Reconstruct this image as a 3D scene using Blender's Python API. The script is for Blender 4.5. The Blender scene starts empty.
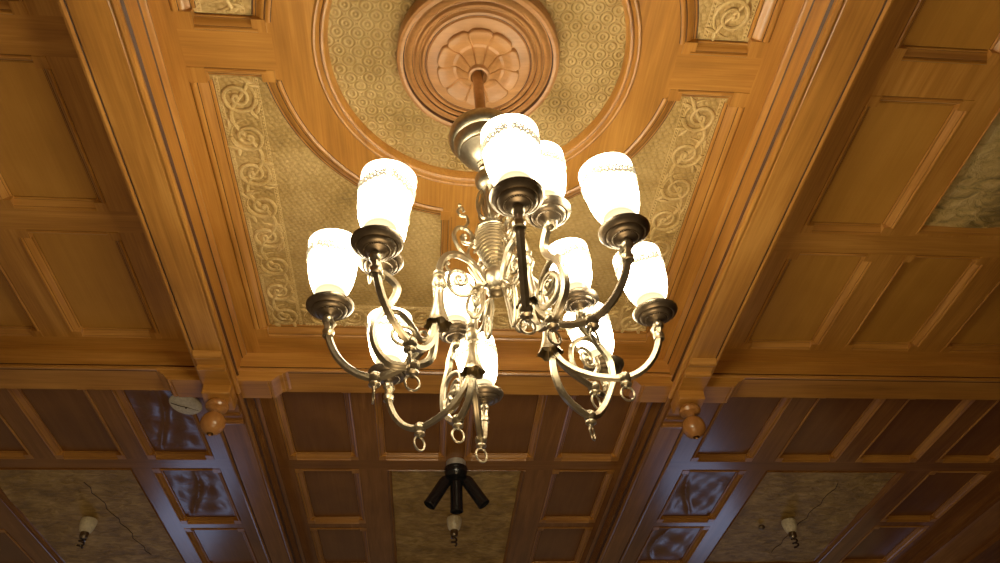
import bpy, math, random
from mathutils import Vector, Matrix
PI = math.pi
R = math.radians
random.seed(7)
C = bpy.context.scene.collection
S = 2.4            # metres per plan unit (ceiling plane is at z = 1 unit above the eye)
EYE = 1.6          # eye height above the floor, metres

def W(p):
    return Vector((p[0]*S, p[1]*S, p[2]*S + EYE))

# ------------------------------------------------------------------ mesh builder (plan units)
class MB:
    def __init__(self):
        self.v = []; self.f = []; self.m = []
    def add(self, vs, fs, mi=0):
        o = len(self.v)
        self.v += [tuple(p) for p in vs]
        self.f += [tuple(i+o for i in f) for f in fs]
        self.m += [mi]*len(fs)
    def box(self, x0, x1, y0, y1, z0, z1, mi=0, bev=0.0):
        b = min(bev, (x1-x0)/3, (y1-y0)/3, (z1-z0)/3)
        if b <= 0:
            vs = [(x, y, z) for z in (z0, z1) for y in (y0, y1) for x in (x0, x1)]
            self.add(vs, [(0,2,3,1),(4,5,7,6),(0,1,5,4),(2,6,7,3),(0,4,6,2),(1,3,7,5)], mi); return
        rings = []
        for z, e in ((z0, b), (z0+b, 0), (z1-b, 0), (z1, b)):
            c = b
            ring = [(x0+e+c*0, y0+c+e*.4), (x0+c+e*.4, y0+e), (x1-c-e*.4, y0+e), (x1-e, y0+c+e*.4),
                    (x1-e, y1-c-e*.4), (x1-c-e*.4, y1-e), (x0+c+e*.4, y1-e), (x0+e, y1-c-e*.4)]
            rings.append([(p[0], p[1], z) for p in ring])
        self.loft(rings, True, True, mi)
    def loft(self, rings, closed=True, caps=False, mi=0, wrap=False):
        n = len(rings[0]); vs = [p for r in rings for p in r]; fs = []
        K = len(rings)
        for i in range(K if wrap else K-1):
            a = i*n; b = ((i+1) % K)*n
            for j in range(n if closed else n-1):
                k = (j+1) % n
                fs.append((a+j, a+k, b+k, b+j))
        if caps and not wrap:
            fs.append(tuple(range(n-1, -1, -1))); fs.append(tuple(range((K-1)*n, K*n)))
        self.add(vs, fs, mi)
    def lathe(self, base, prof, axis=(0,0,1), n=24, mi=0, scallop=None, caps=False):
        """prof: (r, h) pairs along the axis from base"""
        ax = Vector(axis).normalized(); u = ax.orthogonal().normalized(); w = ax.cross(u); b = Vector(base)
        rings = []
        for i, (r, h) in enumerate(prof):
            ring = []
            for k in range(n):
                t = 2*PI*k/n
                rr = r*(1 + (scallop(i, t) if scallop else 0))
                ring.append(b + ax*h + u*(rr*math.cos(t)) + w*(rr*math.sin(t)))
            rings.append(ring)
        self.loft(rings, True, caps, mi)
    def tube(self, pts, rad, n=8, mi=0, lobes=0, depth=.18, caps=True, closed=False):
        pts = [Vector(p) for p in pts]; K = len(pts)
        if not isinstance(rad, (list, tuple)): rad = [rad]*K
        tans = []
        for i in range(K):
            if closed: t = pts[(i+1) % K]-pts[i-1]
            else: t = pts[min(i+1, K-1)]-pts[max(i-1, 0)]
            tans.append(t.normalized() if t.length > 1e-9 else Vector((0,0,1)))
        u = tans[0].orthogonal().normalized(); rings = []
        for i in range(K):
            t = tans[i]; u = (u - t*u.dot(t))
            u = u.normalized() if u.length > 1e-9 else t.orthogonal().normalized()
            w = t.cross(u); ring = []
            for k in range(n):
                a = 2*PI*k/n; r = rad[i]*(1 + (depth*math.cos(lobes*a) if lobes else 0))
                ring.append(pts[i]+u*(r*math.cos(a))+w*(r*math.sin(a)))
            rings.append(ring)
        self.loft(rings, True, caps and not closed, mi, wrap=closed)
    def ball(self, c, r, sx=1, sy=1, sz=1, n=12, m=8, mi=0):
        rings = []
        for i in range(m+1):
            th = PI*i/m; rr = max(math.sin(th), .02)
            rings.append([(c[0]+r*sx*rr*math.cos(2*PI*k/n), c[1]+r*sy*rr*math.sin(2*PI*k/n), c[2]-r*sz*math.cos(th)) for k in range(n)])
        self.loft(rings, True, True, mi)
    def strip(self, path, prof, side=1, mi=0, closed=False, dark=None, di=2):
        """sweep a (t, z) profile along a plan path; t goes to the left (side=1) of the path"""
        K = len(path); rings = []
        for i in range(K):
            if closed: a, b = path[i-1], path[(i+1) % K]
            else: a, b = path[max(i-1, 0)], path[min(i+1, K-1)]
            dx, dy = b[0]-a[0], b[1]-a[1]; l = math.hypot(dx, dy)
            nx, ny = -dy/l*side, dx/l*side
            rings.append([(path[i][0]+nx*t, path[i][1]+ny*t, z) for t, z in prof])
        self.loft_rows(rings, mi, closed, dark, di)
    def loft_rows(self, rings, mi, wrap, dark, di, closed=False):
        n = len(rings[0]); K = len(rings); o = len(self.v)
        self.v += [tuple(p) for r in rings for p in r]
        for i in range(K if wrap else K-1):
            a = o+i*n; b = o+((i+1) % K)*n
            for j in range(n if closed else n-1):
                k = (j+1) % n
                self.f.append((a+j, a+k, b+k, b+j)); self.m.append(di if dark and j in dark else mi)
    def build(self, name, mats, parent=None, sharp=35, origin=None):
        if not isinstance(mats, (list, tuple)): mats = [mats]
        org = Vector((0,0,0))
        if parent is not None: org = Vector(parent['org'])
        elif origin is not None: org = W(origin)
        me = bpy.data.meshes.new(name)
        me.from_pydata([W(p)-org for p in self.v], [], self.f); me.update()
        for mt in mats: me.materials.append(mt)
        me.polygons.foreach_set('material_index', self.m)
        import bmesh
        bm = bmesh.new(); bm.from_mesh(me); bmesh.ops.recalc_face_normals(bm, faces=bm.faces)
        for f in bm.faces: f.smooth = True
        bm.to_mesh(me); bm.free()
        me.set_sharp_from_angle(angle=R(sharp))
        o = bpy.data.objects.new(name, me); C.objects.link(o)
        o['org'] = tuple(org)
        if parent is not None: o.parent = parent
        else: o.location = org
        return o

def empty(name, p, label, cat, group=None):
    o = bpy.data.objects.new(name, None); C.objects.link(o)
    o.location = W(p); o['org'] = tuple(W(p)); o.empty_display_size = .05
    return tag(o, label, cat, group)
def tag(o, label, cat=None, group=None, kind=None):
    o['label'] = label
    if cat: o['category'] = cat
    if group: o['group'] = group
    if kind: o['kind'] = kind
    return o

def catmull(P, n=6):
    P = [Vector(p) for p in P]; out = []
    for i in range(len(P)-1):
        p0 = P[max(i-1, 0)]; p1 = P[i]; p2 = P[i+1]; p3 = P[min(i+2, len(P)-1)]
        for k in range(n):
            t = k/n
            out.append(.5*((2*p1)+(p2-p0)*t+(2*p0-5*p1+4*p2-p3)*t*t+(3*p1-p0-3*p2+p3)*t**3))
    out.append(P[-1]); return out

# ------------------------------------------------------------------ materials
def new_mat(name):
    m = bpy.data.materials.new(name); m.use_nodes = True
    nt = m.node_tree; b = nt.nodes['Principled BSDF']
    return m, nt, b
def N(nt, t, **k):
    n = nt.nodes.new(t)
    for a, v in k.items(): setattr(n, a, v)
    return n
def ramp(nt, fac, stops):
    r = N(nt, 'ShaderNodeValToRGB'); e = r.color_ramp.elements
    while len(e) < len(stops): e.new(.5)
    for el, (p, c) in zip(e, stops): el.position = p; el.color = (*c, 1) if len(c) == 3 else c
    nt.links.new(fac, r.inputs[0]); return r.outputs[0]
def math_n(nt, op, a, b=None):
    n = N(nt, 'ShaderNodeMath', operation=op)
    for i, x in enumerate((a, b)):
        if x is None: continue
        if isinstance(x, (int, float)): n.inputs[i].default_value = x
        else: nt.links.new(x, n.inputs[i])
    return n.outputs[0]

def wood(name, axis, dark, mid, light, rough=.34, grain=1.0, coat=.25, crumple=0.0):
    m, nt, b = new_mat(name)
    geo = N(nt, 'ShaderNodeNewGeometry')
    mp = N(nt, 'ShaderNodeMapping')
    nt.links.new(geo.outputs['Position'], mp.inputs[0])
    along, across = .9, 11.0
    mp.inputs['Scale'].default_value = {'x': (along, across, across), 'y': (across, along, across), 'z': (across, across, along)}[axis]
    n1 = N(nt, 'ShaderNodeTexNoise'); n1.inputs['Scale'].default_value = 1.3; n1.inputs['Detail'].default_value = 5; n1.inputs['Distortion'].default_value = .9
    nt.links.new(mp.outputs[0], n1.inputs['Vector'])
    mp2 = N(nt, 'ShaderNodeMapping'); nt.links.new(geo.outputs['Position'], mp2.inputs[0])
    a2, c2 = 2.5, 90.0
    mp2.inputs['Scale'].default_value = {'x': (a2, c2, c2), 'y': (c2, a2, c2), 'z': (c2, c2, a2)}[axis]
    n2 = N(nt, 'ShaderNodeTexNoise'); n2.inputs['Scale'].default_value = 1.5; n2.inputs['Detail'].default_value = 2
    nt.links.new(mp2.outputs[0], n2.inputs['Vector'])
    n3 = N(nt, 'ShaderNodeTexNoise'); n3.inputs['Scale'].default_value = 2.2; n3.inputs['Detail'].default_value = 4
    nt.links.new(geo.outputs['Position'], n3.inputs['Vector'])
    s = math_n(nt, 'ADD', math_n(nt, 'MULTIPLY', n1.outputs[0], .62*grain), math_n(nt, 'MULTIPLY', n2.outputs[0], .30*grain))
    s = math_n(nt, 'ADD', s, math_n(nt, 'MULTIPLY', n3.outputs[0], .35))
    tot = .62*grain+.30*grain+.35
    s = math_n(nt, 'DIVIDE', s, tot)
    col = ramp(nt, s, [(.33, dark), (.5, mid), (.66, light)])
    nt.links.new(col, b.inputs['Base Color'])
    b.inputs['Roughness'].default_value = rough
    b.inputs['Coat Weight'].default_value = coat; b.inputs['Coat Roughness'].default_value = .22
    bp = N(nt, 'ShaderNodeBump'); bp.inputs['Strength'].default_value = .10 if not crumple else .16
    bp.inputs['Distance'].default_value = .004 if not crumple else .03
    h = n2.outputs[0]
    if crumple:
        n4 = N(nt, 'ShaderNodeTexNoise'); n4.inputs['Scale'].default_value = 7; n4.inputs['Detail'].default_value = 2.5; n4.inputs['Distortion'].default_value = 1.6
        nt.links.new(geo.outputs['Position'], n4.inputs['Vector']); h = n4.outputs[0]
    nt.links.new(h, bp.inputs['Height']); nt.links.new(bp.outputs[0], b.inputs['Normal'])
    return m

DK, MD, LT = (.27, .102, .016), (.45, .185, .030), (.62, .285, .058)
wood_x = wood('oak_grain_across', 'x', DK, MD, LT)
wood_y = wood('oak_grain_along', 'y', DK, MD, LT)
panel_y = wood('panel_veneer', 'y', (.36, .150, .022), (.45, .195, .030), (.54, .245, .042), rough=.3, grain=.35)
far_x = wood('dimmed_oak_across', 'x', (.165, .060, .014), (.25, .096, .022), (.35, .148, .037), rough=.22, coat=.1)  # far-bay woods painted darker, standing in for the weaker light there
far_y = wood('dimmed_oak_along', 'y', (.165, .060, .014), (.25, .096, .022), (.35, .148, .037), rough=.22, coat=.1)
far_panel = wood('dimmed_panel_veneer', 'y', (.15, .055, .013), (.195, .073, .017), (.25, .097, .024), rough=.22, grain=.35, coat=.1)
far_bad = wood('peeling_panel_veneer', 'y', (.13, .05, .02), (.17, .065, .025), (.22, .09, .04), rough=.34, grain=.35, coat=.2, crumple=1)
turned = wood('turned_oak', 'z', (.23, .088, .02), (.36, .145, .036), (.46, .2, .055), rough=.2, coat=.5, grain=.6)
medal = wood('medallion_oak', 'x', (.29, .125, .036), (.45, .20, .062), (.58, .275, .095), rough=.4, coat=.1, grain=.8)
gap = new_mat('dark_gap')[0]; gap.node_tree.nodes['Principled BSDF'].inputs['Base Color'].default_value = (.03, .012, .005, 1)

crev = wood('shaded_crevice', 'y', (.045, .016, .005), (.06, .022, .007), (.085, .03, .009), rough=.6, coat=0)  # groove shade and dirt put into the colour as dark wood

def tin(name, mode, base, hi, metal=.12, rough=.42, strength=.6, scale=46.0, low_tone=.45):
    hw, ho = {'rings': (.16, .03), 'scales': (.22, .10), 'old': (.8, -.58)}[mode]
    m, nt, b = new_mat(name)
    geo = N(nt, 'ShaderNodeNewGeometry'); mp = N(nt, 'ShaderNodeMapping')
    nt.links.new(geo.outputs['Position'], mp.inputs[0])
    n = N(nt, 'ShaderNodeTexNoise'); n.inputs['Scale'].default_value = 5; n.inputs['Detail'].default_value = 6
    nt.links.new(geo.outputs['Position'], n.inputs['Vector'])
    fine = N(nt, 'ShaderNodeTexNoise'); fine.inputs['Scale'].default_value = 70; fine.inputs['Detail'].default_value = 3
    nt.links.new(geo.outputs['Position'], fine.inputs['Vector'])
    if mode == 'rings':
        mp.inputs['Rotation'].default_value = (0, 0, R(45)); mp.inputs['Scale'].default_value = (1, 1, 0)
        v = N(nt, 'ShaderNodeTexVoronoi'); v.inputs['Scale'].default_value = scale; v.inputs['Randomness'].default_value = .12
        nt.links.new(mp.outputs[0], v.inputs['Vector'])
        d = v.outputs['Distance']
        h = math_n(nt, 'COSINE', math_n(nt, 'MULTIPLY', d, 21.0))
        h = math_n(nt, 'ADD', math_n(nt, 'MULTIPLY', h, .5), math_n(nt, 'MULTIPLY', fine.outputs[0], .8))
    elif mode == 'scales':
        mp.inputs['Rotation'].default_value = (0, 0, R(20)); mp.inputs['Scale'].default_value = (1, 1.5, 0)
        v = N(nt, 'ShaderNodeTexVoronoi'); v.inputs['Scale'].default_value = scale; v.inputs['Randomness'].default_value = .45
        nt.links.new(mp.outputs[0], v.inputs['Vector'])
        h = math_n(nt, 'ADD', math_n(nt, 'MULTIPLY', v.outputs['Distance'], -1.0), math_n(nt, 'MULTIPLY', fine.outputs[0], .8))
    else:   # cracked and lumpy old relief
        mp.inputs['Scale'].default_value = (.9, 1.6, 0)
        n5 = N(nt, 'ShaderNodeTexNoise'); n5.inputs['Scale'].default_value = 13; n5.inputs['Detail'].default_value = 8; n5.inputs['Roughness'].default_value = .65; n5.inputs['Distortion'].default_value = .7
        nt.links.new(mp.outputs[0], n5.inputs['Vector'])
        h = math_n(nt, 'MULTIPLY', n5.outputs[0], 1.5)
    mixf = math_n(nt, 'ADD', math_n(nt, 'MULTIPLY', h, hw), math_n(nt, 'MULTIPLY', n.outputs[0], .8))
    mixf = math_n(nt, 'ADD', mixf, ho)
    col = ramp(nt, mixf, [(.18, tuple(c*low_tone for c in base)), (.40, base), (.72, hi)])  # darker in the embossed hollows and at random
    nt.links.new(col, b.inputs['Base Color'])
    b.inputs['Metallic'].default_value = metal; b.inputs['Roughness'].default_value = rough
    bp = N(nt, 'ShaderNodeBump'); bp.inputs['Strength'].default_value = strength; bp.inputs['Distance'].default_value = .01 if mode != 'old' else .022
    nt.links.new(h, bp.inputs['Height']); nt.links.new(bp.outputs[0], b.inputs['Normal'])
    return m
GB, GH = (.45, .28, .085), (.70, .475, .19)
tin_rings = tin('tin_rosette_pattern', 'rings', GB, GH, scale=20.0, strength=.7)
tin_scales = tin('tin_scale_pattern', 'scales', GB, GH, scale=44.0, strength=.55)
tin_relief = tin('tin_scroll_relief', 'scales', (.58, .38, .13), (.80, .58, .26), scale=70.0, strength=.12)
tin_old = tin('tin_cracked_relief', 'old', (.44, .265, .068), (.74, .50, .17), strength=.8, low_tone=.55, rough=.5)
tin_side = tin('tin_side_relief', 'old', (.70, .48, .16), (.92, .70, .30), strength=1.0, low_tone=.35)

def metal(name, col, rough=.28, spec=None, met=1.0):
    m, nt, b = new_mat(name)
    geo = N(nt, 'ShaderNodeNewGeometry'); n = N(nt, 'ShaderNodeTexNoise'); n.inputs['Scale'].default_value = 60; n.inputs['Detail'].default_value = 3
    nt.links.new(geo.outputs['Position'], n.inputs['Vector'])
    nt.links.new(ramp(nt, n.outputs[0], [(.3, tuple(c*.72 for c in col)), (.7, col)]), b.inputs['Base Color'])
    b.inputs['Metallic'].default_value = met; b.inputs['Roughness'].default_value = rough
    return m
brass = metal('antique_brass', (.50, .42, .29), .35)
brass_dk = metal('dark_bronze', (.30, .235, .165), .36)
brass_st = metal('brown_bronze', (.50, .33, .18), .36)
black_m = metal('black_enamel', (.012, .012, .014), .22, met=0)
steel = metal('grey_steel', (.62, .56, .48), .4, met=.3)
porc = metal('cream_porcelain', (.95, .84, .58), .3, met=0)
white_p = metal('white_painted_cover', (.95, .92, .82), .5, met=0)
dark_glass = metal('smoked_bulb_glass', (.05, .03, .02), .1, met=0)

def shade_mats():
    m = bpy.data.materials.new('lit_opal_glass'); m.use_nodes = True; nt = m.node_tree; nt.nodes.clear()
    out = N(nt, 'ShaderNodeOutputMaterial'); em = N(nt, 'ShaderNodeEmission'); gl = N(nt, 'ShaderNodeBsdfGlossy'); add = N(nt, 'ShaderNodeMixShader')
    tc = N(nt, 'ShaderNodeTexCoord'); sep = N(nt, 'ShaderNodeSeparateXYZ'); nt.links.new(tc.outputs['Generated'], sep.inputs[0])
    col = ramp(nt, sep.outputs[2], [(0, (.95, .72, .30)), (.10, (1, .80, .42)), (.2, (1, .83, .52)), (.86, (1, .83, .54)), (1, (1, .80, .48))])
    st = ramp(nt, sep.outputs[2], [(0, (.045,)*3), (.06, (.06,)*3), (.115, (.035,)*3), (.15, (.25,)*3), (.26, (1,)*3), (.8, (1,)*3), (.93, (.2,)*3), (1, (.07,)*3)])
    nt.links.new(col, em.inputs[0]); nt.links.new(math_n(nt, 'MULTIPLY', st, SHADE_L), em.inputs[1])
    gl.inputs[1].default_value = .15; add.inputs[0].default_value = .04
    nt.links.new(em.outputs[0], add.inputs[1]); nt.links.new(gl.outputs[0], add.inputs[2]); nt.links.new(add.outputs[0], out.inputs[0])
    g = bpy.data.materials.new('etched_garland'); g.use_nodes = True; nt = g.node_tree; b = nt.nodes['Principled BSDF']
    b.inputs['Base Color'].default_value = (.5, .42, .28, 1); b.inputs['Emission Color'].default_value = (.95, .78, .5, 1); b.inputs['Emission Strength'].default_value = .45
    return m, g
SHADE_L = 31.0
opal, etched = shade_mats()

# ------------------------------------------------------------------ layout
X0 = .050; Y0 = .569            # middle of the centre coffer
BH = .507; BW = .032            # beam half spacing and half width
CBY = 1.340                     # middle of the cross beam
ZB, ZC = .918, .951             # undersides of the long and the cross beams
REC = .012; MW = .018           # panel recess, moulding width

ceil = MB()                     # rails and stiles, one skin with openings
def bay(x0, x1, y0, y1, holes, mats=(0, 1)):
    xs = sorted({x0, x1, *[h[0] for h in holes], *[h[1] for h in holes]}); xs = [x for x in xs if x0 <= x <= x1]
    ys = sorted({y0, y1, *[h[2] for h in holes], *[h[3] for h in holes]}); ys = [y for y in ys if y0 <= y <= y1]
    for j in range(len(ys)-1):
        yc = (ys[j]+ys[j+1])/2
        row_free = not any(h[2] < yc < h[3] for h in holes)
        if row_free:
            ceil.add([(x0, ys[j], 1), (x1, ys[j], 1), (x1, ys[j+1], 1), (x0, ys[j+1], 1)], [(0, 3, 2, 1)], mats[0]); continue
        for i in range(len(xs)-1):
            xc = (xs[i]+xs[i+1])/2
            if any(h[0] < xc < h[1] and h[2] < yc < h[3] for h in holes): continue
            inrow = [h for h in holes if h[2] < yc < h[3]]
            ceil.add([(xs[i], ys[j], 1), (xs[i+1], ys[j], 1), (xs[i+1], ys[j+1], 1), (xs[i], ys[j+1], 1)], [(0, 3, 2, 1)], mats[1])

PROF = [(-.0008, .9996), (0, .9996), (0, .9985), (.0018, .9966), (.0040, .9972), (.0050, .9996), (.0053, 1.0004), (.0062, 1.0003), (.0085, 1.0016), (.0112, 1.0045), (.0132, 1.0085), (.0142, 1.0092), (.0150, 1.0090), (.0168, 1.0094), (.0176, 1.0112), (.0177, 1.0120), (.0187, REC+.9995)]
CREV = {0, 6, 11, 15}     # crevice faces painted dark for shade and dirt between the moulding members
panels = []                     # (hole, kind)
def moulding(mb, h, w=MW, blocks=True, mi=(0, 1)):
    x0, x1, y0, y1 = h; k = w/MW
    pr = [(t*k, z) for t, z in PROF]
    b = .020*k if blocks else 0
    mb.strip([(x0+b, y0), (x1-b, y0)], pr, 1, mi[0], dark=CREV); mb.strip([(x1, y0+b), (x1, y1-b)], pr, 1, mi[1], dark=CREV)
    mb.strip([(x1-b, y1), (x0+b, y1)], pr, 1, mi[0], dark=CREV); mb.strip([(x0, y1-b), (x0, y0+b)], pr, 1, mi[1], dark=CREV)
    if blocks:
        for bx in (x0, x1-b):
            for by in (y0, y1-b):
                mb.box(bx, bx+b, by, by+b, .9988, 1.0125, mi[1])

near_cols_r = {'a': (.684, .862), 'b': (.923, 1.098), 'c': (1.159, 1.335), 'd': (1.395, 1.57)}
near_cols_l = {k: (2*X0-v[1], 2*X0-v[0]) for k, v in near_cols_r.items()}
rowA, rowA2, rowB = (.600, .901), (.232, .536), (.952, 1.258)
LX0, LX1 = -1.50, X0-BH-BW
RX0, RX1 = X0+BH+BW, 1.690
CX0, CX1 = X0-BH+BW, X0+BH-BW
NY0, NY1 = -.20, CBY-.037
FY0, FY1 = CBY+.037, 2.75
holes = []
def H(bayname, xr, yr, kind): holes.append((bayname, (xr[0], xr[1], yr[0], yr[1]), kind))
for nm, cols in (('NL', near_cols_l), ('NR', near_cols_r)):
    H(nm, cols['a'], rowA, 'near'); H(nm, cols['a'], rowA2, 'near')
    for c in 'abc': H(nm, cols[c], rowB, 'near')
    H(nm, cols['d'], rowB, 'near')
H('NR', (.912, 1.34), (.232, .893), 'tin_near')
row1, row2, row3 = (1.43, 1.761), (1.812, 2.138), (2.172, 2.48)
for xr in ((-.743, -.576), (-.971, -.798), (-1.20, -1.026), (-1.43, -1.26)):
    H('FL', xr, row1, 'bad' if xr[1] > -.6 else 'far')
H('FL', (-.748, -.572), row2, 'bad'); H('FL', (-.748, -.572), row3, 'far')
H('FL', (-1.43, -1.262), row2, 'far'); H('FL', (-1.43, -1.262), row3, 'far')
for xr in ((-.384, -.203), (-.149, .028), (.077, .265), (.322, .499)): H('FC', xr, row1, 'far')
for xr in ((-.376, -.205), (.325, .500)):
    H('FC', xr, row2, 'far'); H('FC', xr, row3, 'far')
for xr in ((.702, .877), (.943, 1.120), (1.178, 1.357), (1.417, 1.592)): H('FR', xr, row1, 'far')
H('FR', (.695, .880), row2, 'bad'); H('FR', (.695, .880), row3, 'bad')
H('FR', (1.432, 1.618), row2, 'far'); H('FR', (1.432, 1.618), row3, 'far')
H('FL', (-1.195, -.800), (1.812, 2.48), 'tin_far')
H('FC', (-.130, .250), (1.812, 2.48), 'tin_far')
H('FR', (.940, 1.358), (1.815, 2.49), 'tin_far')

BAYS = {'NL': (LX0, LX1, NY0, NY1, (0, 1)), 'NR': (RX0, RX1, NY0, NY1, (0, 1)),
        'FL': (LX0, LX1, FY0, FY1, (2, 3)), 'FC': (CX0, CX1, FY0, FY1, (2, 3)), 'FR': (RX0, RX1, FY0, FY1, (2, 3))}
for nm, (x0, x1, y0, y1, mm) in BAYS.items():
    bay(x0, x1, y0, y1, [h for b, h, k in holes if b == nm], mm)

# centre coffer: rails around and between the four tin fields, ring in the middle
QX, QY = .435, .677             # outer half extents of the four tin fields (moulding included)
RO, RI = .303, .245             # flat wooden ring
RH = .031                       # half width of the cross rails
Q_IN = .030
ceil.add([(CX0, NY0, 1), (X0-QX, NY0, 1), (X0-QX, NY1, 1), (CX0, NY1, 1)], [(0, 3, 2, 1)], 1)
ceil.add([(CX1, NY0, 1), (X0+QX, NY0, 1), (X0+QX, NY1, 1), (CX1, NY1, 1)], [(0, 3, 2, 1)], 1)
ceil.add([(X0-QX, Y0+QY, 1), (X0+QX, Y0+QY, 1), (X0+QX, NY1, 1), (X0-QX, NY1, 1)], [(0, 3, 2, 1)], 0)
for sx in (-1, 1):
    xa, xb = X0+sx*QX, X0+sx*math.sqrt(RO**2-RH**2)
    xc_ = X0+sx*math.sqrt(RO**2-.037**2)
    ceil.add([(xa, Y0-.025, 1), (xb, Y0-.025, 1), (X0+sx*RO, Y0, 1), (xc_, Y0+.037, 1), (xa, Y0+.037, 1)], [(0, 1, 2, 3, 4)], 0)
for sy in (-1, 1):
    ya, yb = Y0+sy*QY, Y0+sy*math.sqrt(RO**2-RH**2)
    ceil.add([(X0-RH, ya, 1), (X0+RH, ya, 1), (X0+RH, yb, 1), (X0, Y0+sy*RO, 1), (X0-RH, yb, 1)], [(0, 1, 2, 3, 4)], 1)
for sx in (-1, 1):
    for sy in (-1, 1):
        ry = .037 if sy > 0 else .025
        for (xa, xb, ya, yb) in ((math.sqrt(RO**2-ry**2)-.012, math.sqrt(RO**2-ry**2)+.012, ry-.001, ry+.016), (RH-.001, RH+.016, math.sqrt(RO**2-RH**2)-.012, math.sqrt(RO**2-RH**2)+.012)):
            ceil.add([(X0+sx*x, Y0+sy*y, 1.0003) for x, y in ((xa, ya), (xb, ya), (xb, yb), (xa, yb))], [(0, 1, 2, 3)], 1)
# upper surface so that no light leaks in
ceil.add([(LX0-.1, NY0-.1, 1.06), (RX1+.1, NY0-.1, 1.06), (RX1+.1, FY1+.1, 1.06), (LX0-.1, FY1+.1, 1.06)], [(0, 1, 2, 3)], 0)
ceiling = ceil.build('ceiling', [wood_x, wood_y, far_x, far_y])
tag(ceiling, 'coffered ceiling of warm brown wooden rails and stiles around recessed panels', None, None, 'structure')

# ---- recessed wooden panels and their mouldings, parts of the ceiling
TIN = []
for b, h, kind in holes:
    if kind.startswith('tin'): TIN.append((b, h, kind)); continue
    p = MB(); x0, x1, y0, y1 = (h[0]+MW-.001, h[1]-MW+.001, h[2]+MW-.001, h[3]-MW+.001)
    if kind == 'bad':
        nx, ny = 34, 52
        rr = random.Random(int(abs(h[0])*1000)+int(h[2]*100))
        ph = [rr.uniform(0, 6) for _ in range(6)]
        def bz(u, v):
            e = min(1, 6*u*(1-u))*min(1, 6*v*(1-v))
            q = .35+.25*math.sin(3*v+ph[0])
            ridge = max(0, 1-abs(u-q)*9)
            return 1+REC - e*(.0065*ridge*ridge + .0028*math.sin(9*u+5*v+ph[1]) + .002*math.sin(14*v-6*u+ph[2]))
        vs = [(x0+(x1-x0)*i/nx, y0+(y1-y0)*j/ny, bz(i/nx, j/ny)) for j in range(ny+1) for i in range(nx+1)]
        fs = [(j*(nx+1)+i, (j+1)*(nx+1)+i, (j+1)*(nx+1)+i+1, j*(nx+1)+i+1) for j in range(ny) for i in range(nx)]
        p.add(vs, fs); mt = far_bad
    else:
        p.add([(x0, y0, 1+REC), (x1, y0, 1+REC), (x1, y1, 1+REC), (x0, y1, 1+REC)], [(0, 3, 2, 1)])
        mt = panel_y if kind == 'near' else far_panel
    po = p.build('wood_panel', mt, ceiling)
    if kind == 'bad': po['label'] = 'buckled glossy wood panel with peeling veneer'
    mo = MB(); moulding(mo, h)
    mo.build('panel_moulding', [wood_x, wood_y, crev], po)

# ---- long beams, cross beam
def beam_profile(hw, zb):
    """half section (offset, z) from the ceiling down to the middle of the underside"""
    d = 1-zb
    half = [(hw+.010, 1.002), (hw+.010, 1-.06*d), (hw+.006, 1-.10*d), (hw+.004, 1-.16*d), (hw+.002, 1-.18*d), (hw+.002, zb+.34*d), (hw+.005, zb+.31*d), (hw+.005, zb+.26*d),
            (hw+.001, zb+.23*d), (hw+.001, zb+.13*d), (hw+.0045, zb+.11*d), (hw+.006, zb+.05*d), (hw+.0045, zb), (hw+.001, zb-.001), (hw-.003, zb+.0005), (hw-.004, zb+.003), (hw-.006, zb+.001)]
    return half + [(-o, z) for o, z in reversed(half)]
def beam_y(xc, y0, y1, zb, hw, mats):
    b = MB(); pr = beam_profile(hw, zb); n = len(pr)
    ys = (y0, y1) if not isinstance(y0, list) else y0
    nh = n//2; gr = {3, 7, 14}; gr |= {n-2-g for g in gr}
    b.loft_rows([[(xc+o, y, z) for o, z in pr] for y in ys], 0, False, gr, 1)
    return b
def flat(mb, k):
    mb.m = [k]*len(mb.m); return mb
bm1 = beam_y(X0-BH, NY0, CBY, ZB, BW, None); t1 = bm1
tag(bm1.build('trim_1', [wood_y, crev]), 'long wooden ceiling beam left of the chandelier', None, None, 'structure')
bm2 = beam_y(X0+BH, NY0, CBY, ZB, BW, None)
tag(bm2.build('trim_2', [wood_y, crev]), 'long wooden ceiling beam right of the chandelier', None, None, 'structure')
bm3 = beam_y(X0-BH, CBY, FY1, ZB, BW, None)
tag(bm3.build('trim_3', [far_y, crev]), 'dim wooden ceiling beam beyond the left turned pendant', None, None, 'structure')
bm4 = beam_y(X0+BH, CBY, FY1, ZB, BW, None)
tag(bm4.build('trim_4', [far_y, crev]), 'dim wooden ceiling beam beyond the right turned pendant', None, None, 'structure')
cb = MB()
prn = [(-.037, 1.002), (-.037, ZC+.012), (-.0345, ZC+.011), (-.0345, ZC+.008), (-.040, ZC+.006), (-.041, ZC+.002), (-.039, ZC-.001), (-.034, ZC), (-.033, ZC+.002), (-.031, ZC),
       (.033, ZC), (.037, ZC-.001), (.039, ZC+.003), (.037, ZC+.006), (.037, 1.002)]
cb.loft_rows([[(x, CBY+o, z) for o, z in prn] for x in (LX0, RX1)], 0, False, {1, 8}, 1)
tag(cb.build('trim_5', [wood_x, crev]), 'wooden cross beam behind the chandelier running the full width', None, None, 'structure')
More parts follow.
